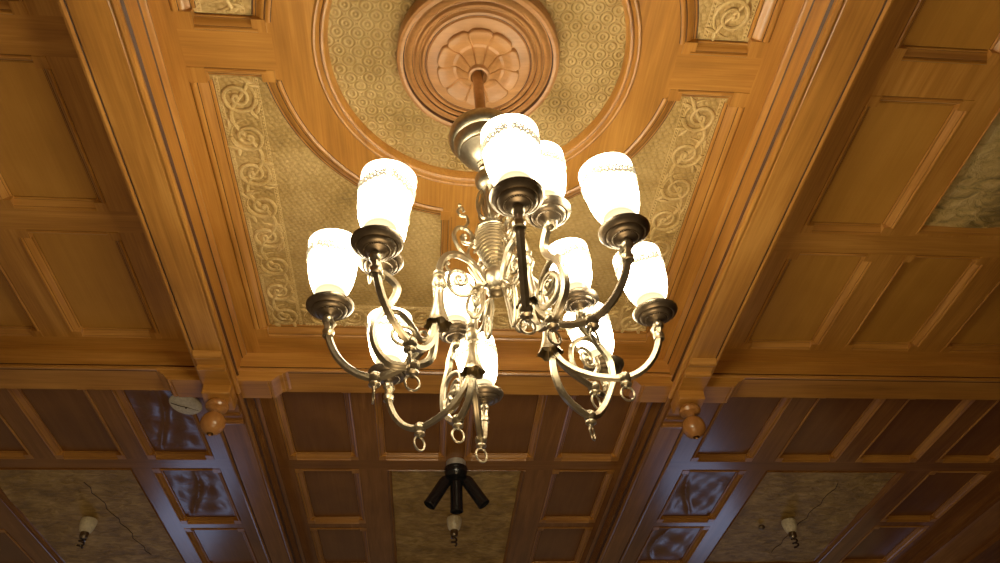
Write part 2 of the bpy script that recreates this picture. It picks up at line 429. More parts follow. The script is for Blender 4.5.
# end wall at the far right with its cornice board
wr = MB()
wr.loft([[(RX1+.14-o, y, z) for o, z in [(.0, 1.0), (.140, 1.0), (.140, .985), (.128, .982), (.128, .972), (.134, .968), (.126, .96), (.112, .915), (.112, .905), (.12, .900), (.12, .888), (0, .888)]] for y in (NY0, FY1)], False, False, 0)
tag(wr.build('trim_6', far_y), 'dim wooden cornice at the top of the far right wall', None, None, 'structure')
wl = MB(); wl.box(RX1+.14, RX1+.2, NY0, FY1, -.66, 1.0)
tag(wl.build('wall_right', tin('dark_wall_covering', 'old', (.03, .02, .01), (.06, .04, .018), metal=0)), 'dark textured wall below the far right cornice', None, None, 'structure')

# ---- wooden ring and mouldings of the centre coffer
def arc(r, a0=0, a1=2*PI, n=96, full=True):
    return [(X0+r*math.cos(a0+(a1-a0)*k/n), Y0+r*math.sin(a0+(a1-a0)*k/n)) for k in range(n if full else n+1)]
rg = MB()
ring_prof = [(.224, 1.012), (.226, 1.004), (.229, .9985), (.232, .9975), (.2345, 1.0005), (.2355, 1.0035), (.2385, 1.0015), (.2405, .9975), (.2435, .9965), (.246, .9985), (.2465, .9995), (.3025, .9995), (.3028, 1.004)]
rg.loft([[(X0+r*math.cos(2*PI*k/120), Y0+r*math.sin(2*PI*k/120), z) for k in range(120)] for r, z in ring_prof], True)
rg.m = [1 if (i//120) in (4, 9) else 0 for i in range(len(rg.f))]
ro = rg.build('ring_moulding', [wood_y, crev], None, origin=(X0, Y0, 1.0))
tag(ro, 'wide round wooden ring framing the gold circle around the rosette', 'ceiling trim')

# ---- gold tin disc
dd = MB()
rs = [0.02+.01*i for i in range(22)]
dd.loft([[(X0+r*math.cos(2*PI*k/96), Y0+r*math.sin(2*PI*k/96), 1.0125) for k in range(96)] for r in [.02, .06, .1, .14, .18, .21, .232]], True)
do = dd.build('embossed_tin', tin_rings, None, origin=(X0, Y0, 1.0125))
tag(do, 'round gold embossed tin field between the wooden rosette and wooden ring', 'tin ceiling panel')

# ---- rosette (turned and carved medallion)
ROS = .1225
rb = MB()
zt = 1.0125
prof = [(1, zt), (1, .990), (.985, .984), (.95, .982), (.915, .983), (.90, .9885), (.885, .9880), (.86, .9825), (.83, .9805), (.805, .9835), (.80, .9870),
        (.785, .9865), (.765, .9805), (.74, .979), (.72, .982), (.715, .985), (.70, .984), (.68, .979), (.655, .978), (.645, .981), (.635, .981), (.62, .978), (.50, .976), (.40, .976), (.10, .976)]
prof = [(r*ROS, z) for r, z in prof]
rb.loft([[(X0+r*math.cos(2*PI*k/96), Y0+r*math.sin(2*PI*k/96), z) for k in range(96)] for r, z in prof], True)
rb.m = [1 if (i//96) in (4, 9, 14, 19) else 0 for i in range(len(rb.f))]
ros = rb.build('ceiling_rosette', [medal, crev], None, origin=(X0, Y0, 1.0125))
tag(ros, 'round carved wooden rosette with a petalled centre above the chandelier', 'ceiling rosette')
fl = MB(); NA, NPET = 160, 10
def petal(r, a):
    ph = (a*NPET/(2*PI) + .5) % 1.0; e = abs(ph-.5)*2      # 0 in the middle of a petal, 1 at the joint
    Rm = ROS*.505*(1-.075*max(0, (e-.55)/.45)**2)
    groove = max(0, (e-.93)/.07)
    t = r
    rr = Rm*t
    # dish: rim low, sinks, then rises to the collar
    z = .9670 + .0060*math.exp(-((t-.60)/.15)**2) - .0135*max(0, (.50-t)/.30)**1.0 + .0018*groove + .0012*(e**2)
    return rr, z
rings = []
for t in (1.0, 1.0, .97, .93, .86, .78, .7, .62, .55, .48, .41, .34, .27, .2):
    ring = []
    for k in range(NA):
        a = 2*PI*k/NA; rr, z = petal(t, a)
        if not rings: z = .9770
        elif len(rings) == 1: z += .0016
        ring.append((X0+rr*math.cos(a+PI/2), Y0+rr*math.sin(a+PI/2), z))
    rings.append(ring)
fl.loft(rings, True)
fl.build('petal_carving', medal, ros, sharp=28)
cl = MB(); cl.lathe((X0, Y0, 0), [(.006, .965), (.0155, .960), (.0165, .951), (.0155, .948), (.0125, .947), (.0115, .950), (.0085, .954), (.0075, .957)], n=40)
cl.build('center_collar', medal, ros)

# ---- four gold corner fields of the centre coffer
BANDW = .076
def scroll_band(mb, o, d, length, flip=1):
    """running scroll relief in a band; o = start corner (x, y), d = direction, band lies to the left of d (flip=1)"""
    dx, dy = d; nx, ny = -dy*flip, dx*flip
    def P(s, t, z=1.0118): return (o[0]+dx*s+nx*t, o[1]+dy*s+ny*t, z)
    for t in (.0055, .0105, BANDW-.0105, BANDW-.005):
        mb.tube([P(.002, t), P(length-.002, t)], .0011, 5)
    for t in (.008, BANDW-.0078):
        k = 0; s = .004
        while s < length-.003:
            c = P(s, t); mb.ball(c, .0021, 1+.4*abs(dx), 1+.4*abs(dy), .9, n=6, m=4); s += .0062
    n = max(1, round(length/.080)); pitch = length/n; mid = BANDW/2
    stem = []
    for i in range(0, n*12+1):
        s = length*i/(n*12); ph = PI*s/pitch
        stem.append(P(min(max(s, .004), length-.004), mid + .0185*math.cos(ph), 1.0112))
    mb.tube(stem, .0036, 8)
    for i in range(n):
        cs = (i+.5)*pitch; up = 1 if i % 2 else -1
        cx, ct = cs, mid + up*.002
        pts = []; rad = []
        for k in range(34):
            u = k/33; a = up*(u*3.6*PI) + (PI/2)*up + PI
            r = .0265*(1-u)**.85+.0016
            pts.append(P(cx + r*math.cos(a), ct + r*math.sin(a), 1.0108-.0014*u)); rad.append(.0038-.0014*u)
        mb.tube(pts, rad, 8)
        mb.tube([P(cx + (.0335-.006*k/9)*math.cos(up*(.25+2.2*k/9)+PI*(1-up)/2*0+up*PI*.9), ct + (.0300-.004*k/9)*math.sin(up*(.25+2.2*k/9)+up*PI*.9), 1.0114) for k in range(10)], [.0006, .0016, .0022, .0024, .0024, .0024, .0022, .002, .0014, .0006], 6)
        mb.ball(P(cx, ct, 1.0105), .0046, n=10, m=6)
        for s_, t_ in ((.40, .26), (-.40, .26), (.30, .36), (-.30, .36)):
            c = P(min(max(cs+s_*pitch, .006), length-.006), mid - up*BANDW*t_*.9, 1.0118)
            a = random.uniform(0, PI)
            l = .011
            dxl, dyl = math.cos(a)*l, math.sin(a)*l
            mb.tube([(c[0]-dxl, c[1]-dyl, c[2]), (c[0]-dxl*.3, c[1]-dyl*.3, c[2]-.001), (c[0]+dxl*.4, c[1]+dyl*.4, c[2]-.001), (c[0]+dxl, c[1]+dyl, c[2])], [.0008, .0040, .0034, .0006], 8)

def quadrant(sx, sy, label):
    RY = .037 if sy > 0 else .025      # the side rails sit a little past the middle
    ix, iy = QX-.026, QY-.021           # tin extents from the middle
    r0 = .330
    f = lambda x, y, z: (X0+sx*x, Y0+sy*y, z)
    a0 = math.asin((RY+.018)/r0); a1 = math.acos((RH+.018)/r0)
    n = 28
    arcp = [(r0*math.cos(a0+(a1-a0)*k/n), r0*math.sin(a0+(a1-a0)*k/n)) for k in range(n+1)]
    lo = RH+.018-.004; loy = RY+.018-.004
    t = MB()
    # field as a fan between the arc and the two outer edges
    outer = []
    for k in range(n+1):
        x, y = arcp[k]; u = k/n
        if u <= .5: outer.append((ix+.003, loy+(iy+.003-loy)*u*2))
        else: outer.append((ix+.003-(ix+.003-lo)*(u-.5)*2, iy+.003))
    arcp2 = [(p[0]*.992, p[1]*.992) for p in arcp]; arcp2[0] = (arcp2[0][0], loy); arcp2[-1] = (lo, arcp2[-1][1])
    t.loft([[f(x, y, 1.0125) for x, y in arcp2], [f((x*.5+u*.5), (y*.5+v*.5), 1.0125) for (x, y), (u, v) in zip(arcp2, outer)], [f(x, y, 1.0125) for x, y in outer]], False)
    to = t.build('embossed_tin', tin_scales, None, origin=(X0+sx*ix*.8, Y0+sy*iy*.8, 1.0125))
    tag(to, label, 'tin ceiling panel')
    rl = MB()
    # band along the beam side, then along the cross rail
    st = (X0+sx*ix, Y0+sy*(RY+.019))
    scroll_band(rl, st, (0, sy), iy-(RY+.019), flip=(1 if sx*sy > 0 else -1))
    st2 = (X0+sx*(ix-BANDW), Y0+sy*iy)
    scroll_band(rl, st2, (-sx, 0), ix-BANDW-(RH+.02), flip=(1 if sx*sy > 0 else -1))
    rl.build('scroll_relief', tin_relief, to)
    # wooden moulding round the field
    mo = MB(); k = Q_IN/MW
    pr = [(tt*k, z) for tt, z in PROF]; prs = [(tt, z) for tt, z in PROF]
    side = 1 if sx*sy > 0 else -1
    F2 = lambda pts: [(X0+sx*x, Y0+sy*y) for x, y in pts]
    b = .026; r1 = RO+.0008
    xs = math.sqrt((r1+.004)**2-RY**2); ys = math.sqrt((r1+.004)**2-RH**2)
    mo.strip(F2([(QX, RY+b), (QX, QY-b)]), pr, side, 1, dark=CREV)
    mo.strip(F2([(QX-b, QY), (RH+b*.8, QY)]), pr, side, 0, dark=CREV)
    mo.strip(F2([(RH, QY-b), (RH, ys+b*.5)]), prs, side, 1, dark=CREV)
    mo.strip(F2([(xs+b*.5, RY), (QX-b, RY)]), prs, side, 0, dark=CREV)
    aa0 = math.asin((RY+.016)/r1); aa1 = math.acos((RH+.016)/r1)
    ap = [(r1*math.cos(aa0+(aa1-aa0)*k2/n), r1*math.sin(aa0+(aa1-aa0)*k2/n)) for k2 in range(n+1)]
    mo.strip(F2(list(reversed(ap))), [(tt*.027/MW, z) for tt, z in PROF], side, 1, dark=CREV)
    def blk(x0_, x1_, y0_, y1_):
        xa, xb = sorted((X0+sx*x0_, X0+sx*x1_)); ya, yb = sorted((Y0+sy*y0_, Y0+sy*y1_))
        mo.box(xa, xb, ya, yb, .9988, 1.0127, 1)
    blk(QX-b, QX, QY-b, QY); blk(QX-b, QX, RY, RY+b); blk(RH, RH+b*.8, QY-b, QY)
    blk(xs+.0005, xs+b*.8, RY, RY+b*.75); blk(RH, RH+b*.75, ys+.0005, ys+b*.8)
    mo.build('frame_moulding', [wood_x, wood_y, crev], to)
quadrant(-1, 1, 'gold embossed tin corner field with scroll border, behind and left of the chandelier')
quadrant(1, 1, 'gold embossed tin corner field with scroll border, behind and right of the chandelier')
quadrant(-1, -1, 'gold embossed tin corner field cut by the photo top, nearer the left beam')
quadrant(1, -1, 'gold embossed tin corner field cut by the photo top, nearer the right beam')

tin_lab = {'NR': 'gold relief tin panel beside wood panels at the right edge of the photo',
           'FL': 'dull cracked gold tin panel with a cream lampholder, below the left turned pendant',
           'FC': 'dull gold tin panel behind the black three-headed spotlight',
           'FR': 'dull cracked gold tin panel with a cream lampholder, below the right turned pendant'}
for b, h, kind in TIN:
    w = .012
    p = MB(); x0, x1, y0, y1 = h[0]+w-.001, h[1]-w+.001, h[2]+w-.001, h[3]-w+.001
    nx, ny = 30, 44; rr = random.Random(len(b)+int(h[1]*77)); q = [rr.uniform(0, 6) for _ in range(8)]
    def tz(x, y):
        z = 1.0100 + .0010*math.sin(31*x+q[0]+6*math.sin(9*y))+.0012*math.sin(27*y+q[1]+4*math.sin(13*x+q[2]))
        if b == 'FC':      # starbursts in the upper corners, a row of leaf clumps
            for cx_, cy_ in ((.03, .04), (.97, .04), (.2, .36), (.78, .36), (.2, .72), (.78, .72)):
                X_, Y_ = x0+(x1-x0)*cx_, y0+(y1-y0)*cy_
                d = math.hypot(x-X_, y-Y_); an = math.atan2(y-Y_, x-X_)
                z -= .004*math.cos(14*an)*math.exp(-(d/.05)**2)
        return z
    p.add([(x0+(x1-x0)*i/nx, y0+(y1-y0)*j/ny, tz(x0+(x1-x0)*i/nx, y0+(y1-y0)*j/ny)) for j in range(ny+1) for i in range(nx+1)],
          [(j*(nx+1)+i, (j+1)*(nx+1)+i, (j+1)*(nx+1)+i+1, j*(nx+1)+i+1) for j in range(ny) for i in range(nx)])
    to = p.build('embossed_tin', tin_side if b == 'NR' else tin_old, None, origin=(x0, y0, 1.012), sharp=60)
    tag(to, tin_lab[b], 'tin ceiling panel')
    if b != 'FC':          # a long open crack
        ck = MB(); cx_, cy_ = x0+(x1-x0)*.62, y0+(y1-y0)*.12; pts = []
        for k in range(16):
            pts.append((cx_+.006*math.sin(k*2.1+q[3])+(.05 if b == 'FL' else -.03)*k/15, cy_+(y1-y0)*.75*k/15, 0))
        pts = [(x_, y_, tz(x_, y_)-.0006) for x_, y_, _ in pts]
        ck.tube(pts, .0011, 5); ck.build('crack_line', gap, to)
    mo = MB(); moulding(mo, h, w, False)
    mo.build('frame_moulding', [wood_x, wood_y, crev] if b == 'NR' else [far_x, far_y, crev], to)

# ------------------------------------------------------------------ pendant bosses where the beams cross
def boss(sx, label):
    xc = X0+sx*BH
    root = empty('pendant_boss', (xc, CBY, ZB), label, 'wooden pendant')
    def arm_x(s):
        m = MB(); L = .137; z0 = .925
        pr = [(0, ZC), (0, z0), (.098, z0), (.100, z0+.003), (.102, z0+.001), (.107, z0+.001), (.112, z0+.006), (.120, z0+.016), (.126, z0+.017), (.127, z0+.021), (.133, z0+.022), (L, z0+.026)]
        m.loft([[(xc+s*o, y, z) for o, z in pr] for y in (CBY-.038, CBY+.026)], True, True)
        m.build('bracket_arm', wood_x, root)
    def arm_y(s):
        m = MB(); L = .150 if s < 0 else .115; z0 = .909
        pr = [(0, ZB), (0, z0), (L-.054, z0), (L-.053, z0-.003), (L-.049, z0-.0045), (L-.044, z0-.002), (L-.043, z0+.0045), (L-.019, z0+.0055), (L-.018, z0+.001), (L-.013, z0-.002), (L-.007, z0-.001), (L-.002, z0+.004), (L, ZB)]
        m.loft([[(x, CBY+s*o, z) for o, z in pr] for x in (xc-.028, xc+.028)], True, True)
        m.build('bracket_arm', wood_x if s < 0 else far_x, root)
    for s in (-1, 1): arm_x(s)
    for s in (-1, 1): arm_y(s)
    bl = MB(); bl.box(xc-.029, xc+.029, CBY-.045, CBY+.02, .888, ZB, bev=.002)
    bl.build('square_block', wood_x, root)
    yc = CBY-.010; z = .888
    td = MB()
    td.lathe((xc, yc, 0), [(.010, z), (.020, z-.001), (.0235, z-.006), (.0245, z-.011), (.0215, z-.0165), (.014, z-.020), (.0095, z-.0225), (.0085, z-.0255), (.0095, z-.028)] +
             [(.0255*math.cos(R(a)), z-.0505-.0255*math.sin(R(a))*1.0) for a in range(-68, 86, 11)], n=32)
    td.ball((xc, yc, z-.0505-.027), .003, n=8, m=5)
    td.build('turned_drop', turned, root)
boss(-1, 'turned wooden ball pendant on a bracketed block, below the beam left of the chandelier')
boss(1, 'turned wooden ball pendant on a bracketed block, below the beam right of the chandelier')

# ------------------------------------------------------------------ small things on the far ceiling
cp = MB(); cx_, cy_ = -.582, 1.482
rt = Vector((.10, .06, 1)).normalized()
cp.lathe((cx_, cy_, .984), [(.008, .016), (.008, .005), (.037, .004), (.038, 0), (.0355, -.003), (.030, -.0045), (.012, -.006), (.001, -.006)], axis=rt, n=36)
cpo = cp.build('cover_plate', white_p, None, origin=(cx_, cy_, 1.0))
tag(cpo, 'round white ceiling cover plate with a dark crack beside the left turned pendant', 'cover plate')
ck = MB()
ck.tube([(cx_-.030, cy_-.010, .9805), (cx_-.012, cy_-.002, .9780), (cx_+.004, cy_+.002, .9768), (cx_+.028, cy_+.014, .9765)], .0010, 5)
ck.ball((cx_+.002, cy_+.004, .9768), .0022, n=8, m=5)
ck.build('dark_crack', gap, cpo)

def lampholder(x, y, label, ang):
    root = empty('lampholder', (x, y, 1.0), label, 'lampholder', 'cream lampholders on the far tin panels')
    m = MB()
    m.lathe((x, y, 0), [(.002, 1.004), (.0215, 1.004), (.0228, .998), (.0222, .990), (.0205, .980), (.0170, .970), (.013, .965), (.004, .964)], n=28)
    m.build('porcelain_socket', porc, root)
    c = MB(); c.lathe((x, y, 0), [(.011, .967), (.0125, .962), (.0115, .958), (.0122, .954), (.0110, .950), (.0090, .946), (.003, .945)], n=20)
    c.build('socket_cap', brass_dk, root)
    g = MB(); pts = []
    for k in range(40):
        t = k/39; a = t*4*PI+ang
        pts.append((x+.0075*math.cos(a), y+.0075*math.sin(a), .946-.026*t))
    g.tube(pts, .0030, 8); g.build('twisted_bulb', dark_glass, root)
lampholder(-1.005, 2.120, 'cream porcelain lampholder with small dark bulb on left far tin panel', .2)
lampholder(.062, 2.115, 'cream porcelain lampholder with small dark bulb under the black spotlight', 1.2)
lampholder(1.127, 2.140, 'cream porcelain lampholder with small dark bulb on right far tin panel', 2.1)
bc = MB(); bc.ball((1.050, 2.175, .9985), .011, sz=.7, n=14, m=8)
tag(bc.build('screw_hook', brass_dk, None, origin=(1.05, 2.175, 1.0)), 'tiny dark screw hook beside the right far lampholder', 'hook')

def spot():
    x, y = .056, 1.772
    root = empty('spotlight', (x, y, 1.0), 'black ceiling spotlight with three tubular heads on a round base', 'spotlight')
    m = MB(); m.lathe((x, y, 0), [(.003, 1.002), (.026, 1.002), (.0265, .999), (.0265, .984), (.025, .982)], n=32); m.build('ceiling_base', steel, root)
    m = MB(); m.lathe((x, y, 0), [(.024, .983), (.031, .981), (.032, .976), (.029, .962), (.023, .954), (.004, .951)], n=32); m.build('round_body', black_m, root)
    for dx_, dy_, dz_, ox in ((-.60, .0, -1, -.019), (.02, .10, -1, 0.001), (.66, .0, -1, .021)):
        d = Vector((dx_, dy_, dz_)).normalized(); b0 = Vector((x+ox, y+.004, .960))
        h = MB()
        h.lathe(b0, [(.004, 0), (.0095, .004), (.0145, .011), (.0165, .020), (.0168, .090), (.0172, .092), (.0172, .096), (.0155, .097), (.0145, .090), (.0135, .070), (.002, .068)], axis=d, n=28)
        h.build('lamp_head', black_m, root)
spot()

# ------------------------------------------------------------------ chandelier
TX, TY = .0459, .103
def AX(z): return Vector((.0460+TX*(1-z), .5667+TY*(1-z), z))
AXD = Vector((-TX, -TY, 1)).normalized()
chand = empty('chandelier', tuple(AX(.98)), 'twelve-light antique brass chandelier with scrolling arms hanging from the carved rosette', 'chandelier')
def ax_lathe(prof, n=32, mb=None, mi=0, scallop=None):
    mb = mb or MB(); rings = []
    u = AXD.orthogonal().normalized(); w = AXD.cross(u)
    for i, (r, z) in enumerate(prof):
        c = AX(z)
        rings.append([c+u*(r*(1+(scallop(i, 2*PI*k/n) if scallop else 0))*math.cos(2*PI*k/n))+w*(r*(1+(scallop(i, 2*PI*k/n) if scallop else 0))*math.sin(2*PI*k/n)) for k in range(n)])
    mb.loft(rings, True, True, mi); return mb
ax_lathe([(.0078, .962), (.0078, .835)]).build('stem', brass_st, chand)
ax_lathe([(.010, .840), (.022, .8395), (.036, .836), (.0445, .830), (.0470, .823), (.0462, .815), (.0430, .810), (.0405, .8085), (.0400, .805), (.0380, .799), (.0350, .794), (.0330, .793), (.0330, .790), (.0300, .787), (.0235, .778), (.016, .772), (.0110, .769), (.0085, .767)], 40).build('canopy_bowl', brass, chand)
b = ax_lathe([(.008, .775), (.0115, .771), (.0115, .767), (.008, .765), (.0075, .761), (.0105, .759), (.011, .756), (.0085, .754), (.0115, .751), (.0150, .745), (.0158, .739), (.0145, .732), (.0110, .727), (.0085, .725), (.0105, .722), (.0085, .719), (.0055, .714),
          (.0060, .690), (.0085, .675), (.0060, .668)], 28)
# open leaf loops round the stem below the knob
for k in range(6):
    a = 2*PI*k/6+.3; ca, sa = math.cos(a), math.sin(a); pts = []
    for (r, z) in ((.006, .722), (.013, .712), (.0165, .696), (.0155, .681), (.010, .672), (.006, .676), (.0085, .690), (.010, .702), (.008, .714)):
        c = AX(z); pts.append((c.x+r*ca, c.y+r*sa, z))
    b.tube(catmull(pts, 4), .0019, 6)
b.build('turned_column', brass, chand)
# ribbed shell-like body
pr = [(.006, .665), (.012, .661)]
n = 15
for i in range(n+1):
    u = i/n; z = .658-.061*u
    r = .0200*math.sin(PI*(.25+.70*u))**.9*(1-.26*u)+.0036
    pr += [(r*.93, z+.0016), (r*1.03, z+.0002), (r*1.03, z-.0012)]
pr += [(.0075, .596), (.0095, .594), (.0065, .591)]
ax_lathe(pr, 36).build('ribbed_body', brass, chand)
ax_lathe([(.006, .594), (.010, .593), (.0140, .588), (.0158, .581), (.0155, .574), (.0130, .567), (.0100, .5635), (.0105, .5615), (.0085, .560), (.0075, .563), (.003, .566)], 32).build('hub_ball', brass, chand)

BELL = {'A': (-.0005, .5920, .4945), 'B': (.0410, .6830, .5000), 'C': (.1260, .6440, .5000), 'D': (.0930, .5560, .4930)}
HUB = AX(.58)
def main_arm(key):
    bx, by, bz = BELL[key]; hx, hy = HUB.x, HUB.y
    e = Vector((bx-hx, by-hy, 0)); L = e.length; e.normalize(); side = Vector((-e.y, e.x, 0))
    f = lambda r, z, s=0: Vector((hx+e.x*r+side.x*s, hy+e.y*r+side.y*s, z))
    m = MB()
    k_ = L/.068
    q = lambda P: [f(r*k_, z) for r, z in P]
    m.tube(catmull(q([(.012, .568), (.0221, .5858), (.0325, .6010), (.0490, .6060), (.0630, .5960), (.0685, .5750)]) + [f(L, .552), f(L, bz+.03)], 7), .0041, 20, lobes=5, depth=.13)
    # inner volute under the arch
    m.tube(catmull(q([(.014, .558), (.0263, .5518), (.0416, .5432), (.0544, .5500), (.0570, .5690), (.0498, .5800), (.0385, .5780), (.0360, .5660), (.0440, .5595), (.0492, .5660), (.0462, .5725), (.0425, .5700)]), 6), .0022, 8)
    m.ball(q([(.0435, .5680)])[0], .0027, n=8, m=5)
    m.tube(catmull(q([(.0550, .5760), (.0600, .5830), (.0594, .5905), (.0560, .5885)]), 5), .0016, 7)
    # crest volute standing on the arch
    m.tube(catmull(q([(.018, .578), (.0258, .5890), (.0345, .6051), (.0463, .6214), (.0513, .6388), (.0463, .6527), (.0361, .6543), (.0285, .6430), (.0313, .6310), (.0395, .6305), (.0410, .6390), (.0365, .6420)]), 6), .0027, 8)
    m.ball(q([(.0372, .6380)])[0], .0030, n=8, m=5)
    m.tube(catmull(q([(.0380, .6560), (.0334, .6670), (.0355, .6770), (.0430, .6770), (.0465, .6850), (.0415, .6905), (.0385, .6850)]), 5), .0019, 7)
    m.ball(q([(.0440, .6950)])[0], .0026, n=8, m=6)
    m.tube(catmull(q([(.0300, .6020), (.0340, .6150), (.0290, .6270), (.0235, .6230), (.0260, .6170)]), 5), .0018, 7)
    # acanthus leaves by the hub
    for (r0_, z0_, r1_, z1_) in ((.016, .570, .030, .590), (.018, .566, .030, .556), (.016, .562, .026, .545)):
        for s in (-.003, .003):
            m.tube([f(r0_, z0_, s*.3), f(r0_*.6+r1_*.4, z0_*.6+z1_*.4, s), f(r1_, z1_, s*1.3), f(r1_+.003, z1_+.004, s*1.2)], [.0010, .0028, .0020, .0007], 7)
    # drop loop under the hub
    lo = .492 if key == 'D' else .515
    m.tube(catmull([f(.014, .560), f(.016, .546), f(.021, .524), f(.027, lo), f(.033, lo+.004), f(.036, .528), f(.032, .548), f(.026, .556)], 5), .0021, 7)
    m.tube(catmull([f(.019, .552), f(.020, .540), f(.026, .533), f(.030, .540), f(.027, .547), f(.023, .543)], 4), .0015, 6)
    ao = m.build('scroll_arm', brass, chand)
    c = MB(); bx_ = f(L, 0)
    def pl(z): return z
    c.lathe((bx_.x, bx_.y, 0), [(.0048, .572), (.0070, .570), (.0070, .567), (.0052, .565), (.0074, .560), (.0086, .555), (.0074, .550), (.0052, .547), (.0062, .544), (.0050, .541), (.0055, bz+.040), (.0068, bz+.026), (.0092, bz+.012), (.0115, bz+.003), (.0140, bz), (.0132, bz+.001), (.0085, bz+.010), (.003, bz+.012)], n=32,
            scallop=lambda i, t: (.10*math.cos(6*t) if 12 <= i <= 15 else 0))
    c.build('bell_cup', brass, ao)
for k in 'ABCD': main_arm(k)

LAMPS = {  # key: (cluster, ball under the arm, saucer rim centre, upper tier?)
 3: ('A', (-.0628, .6123, .4404), (-.1179, .6064, .5309), 0), 2: ('A', (-.0241, .5853, .4361), (-.0638, .5690, .5631), 1), 1: ('A', (-.0265, .5481, .4353), (-.0614, .4962, .5168), 0),
 6: ('B', (.0535, .7569, .4568), (.0618, .7983, .5493), 0), 5: ('B', (.0249, .7189, .4598), (.0225, .7224, .5929), 1), 4: ('B', (-.0183, .7289, .4551), (-.0600, .7480, .5460), 0),
 10: ('C', (.2027, .6337, .4602), (.2480, .6187, .5430), 0), 11: ('C', (.1680, .6732, .4371), (.1706, .6550, .5917), 1), 12: ('C', (.1805, .6850, .4841), (.2104, .7336, .5509), 0),
 7: ('D', (.0790, .4966, .4361), (.0693, .4331, .5176), 0), 8: ('D', (.1065, .5193, .4430), (.1102, .4943, .5684), 1), 9: ('D', (.1450, .5197, .4443), (.1810, .4802, .5273), 0)}
SPATH = {2: [(.056, .543), (.0463, .5319), (.0506, .5136), (.062, .494), (.0671, .4676), (.0603, .4452), (.0455, .4326)],
 8: [(.0490, .5445), (.0425, .535), (.0455, .5227), (.060, .503), (.0690, .480), (.0692, .458), (.0555, .4447)],
 11: [(.0455, .571), (.055, .561), (.0800, .556), (.100, .538), (.1028, .52), (.0981, .498), (.0751, .4568)],
 5: [(.052, .571), (.062, .560), (.066, .5475), (.0790, .525), (.0778, .4962), (.0606, .4721)]}
SRING = {2: [(.0665, .475), (.0650, .4830), (.057, .498), (.0413, .5008), (.0279, .4879), (.0187, .4729), (.008, .472)],
 8: [(.0690, .485), (.0640, .503), (.0479, .512), (.0269, .5056), (.0203, .4857), (.0293, .4673), (.0514, .4624), (.0602, .4781), (.0507, .4943)],
 11: [(.096, .546), (.0885, .5536), (.0625, .5522), (.0393, .5305), (.0331, .5062), (.0449, .4910), (.0662, .4980), (.0793, .5171), (.077, .5284)],
 5: [(.0785, .51), (.072, .53), (.056, .534), (.036, .524), (.030, .504), (.038, .486), (.058, .482), (.066, .496), (.058, .510)]}
SVOL = {2: (.036, .470), 8: (.040, .487), 11: (.060, .520), 5: (.048, .505)}
RING_ANG = {1: 100, 2: 20, 3: 95, 4: 40, 5: 25, 6: 30, 7: 10, 8: 30, 9: 50, 10: 5, 11: 60, 12: 40}

def saucer_mb():
    m = MB()
    m.lathe((0, 0, 0), [(.0035, -.0175), (.0050, -.0165), (.0045, -.0145), (.0065, -.0125), (.0100, -.0115), (.0118, -.0105), (.0124, -.0088), (.0138, -.0098), (.0160, -.0092), (.0185, -.0075), (.0192, -.0058), (.0208, -.0062), (.0238, -.0040), (.0258, -.0008), (.0258, .0010),
                           (.0248, .0010), (.0205, -.0022), (.0165, -.0045), (.0150, -.004), (.0148, .006), (.0156, .008), (.0150, .0095), (.0130, .0095), (.012, .002)], n=40)
    for k in range(28):
        a = 2*PI*k/28; m.tube([(.0152*math.cos(a), .0152*math.sin(a), -.003), (.0155*math.cos(a), .0155*math.sin(a), .0065)], .0011, 5)
    for k in range(36):
        a = 2*PI*k/36; m.ball((.0128*math.cos(a), .0128*math.sin(a), -.0098), .0011, n=6, m=4)
    return m
SHADE_H = .074
SH = [(.0120, .006), (.0132, .0085), (.0128, .0105), (.0155, .0135), (.0195, .0200), (.0233, .0300), (.0259, .0420), (.0272, .0540), (.0279, .0660), (.0284, .0780), (.0287, .0850), (.0284, .0862), (.0276, .0850), (.0267, .0670), (.0247, .0420), (.0185, .0205), (.0135, .0120)]
def shade_mb():
    m = MB(); m.lathe((0, 0, 0), SH, n=44)
    def rad(z):
        for (r0_, z0_), (r1_, z1_) in zip(SH, SH[1:11]):
            if z0_ <= z <= z1_: return r0_+(r1_-r0_)*(z-z0_)/(z1_-z0_)
        return .0268
    def Q(a, z): r = rad(z)+.0003; return (r*math.cos(a), r*math.sin(a), z)
    for j in range(3):               # three etched swags of leaves and blossoms
        a0 = 2*PI*j/3
        for k in range(8):
            u = (k-3.5)/3.5; a = a0+u*.86; z = .0625+.0060*abs(u)**1.6
            q = .0030+.0010*(1-abs(u)); pts = []
            for i in range(9):
                t = 2*PI*i/9; pts.append(Q(a+q*math.cos(t)/.027, z+q*.8*math.sin(t)))
            m.tube(pts, .0011, 5, mi=1, closed=True)
            for w_ in (-1, 1):
                m.tube([Q(a, z+.001), Q(a+.08*w_, z-.004), Q(a+.15*w_, z-.0045)], [.0009, .0015, .0005], 5, mi=1)
                m.tube([Q(a, z+.002), Q(a+.07*w_, z+.0055), Q(a+.13*w_, z+.0050)], [.0009, .0014, .0005], 5, mi=1)
    return m

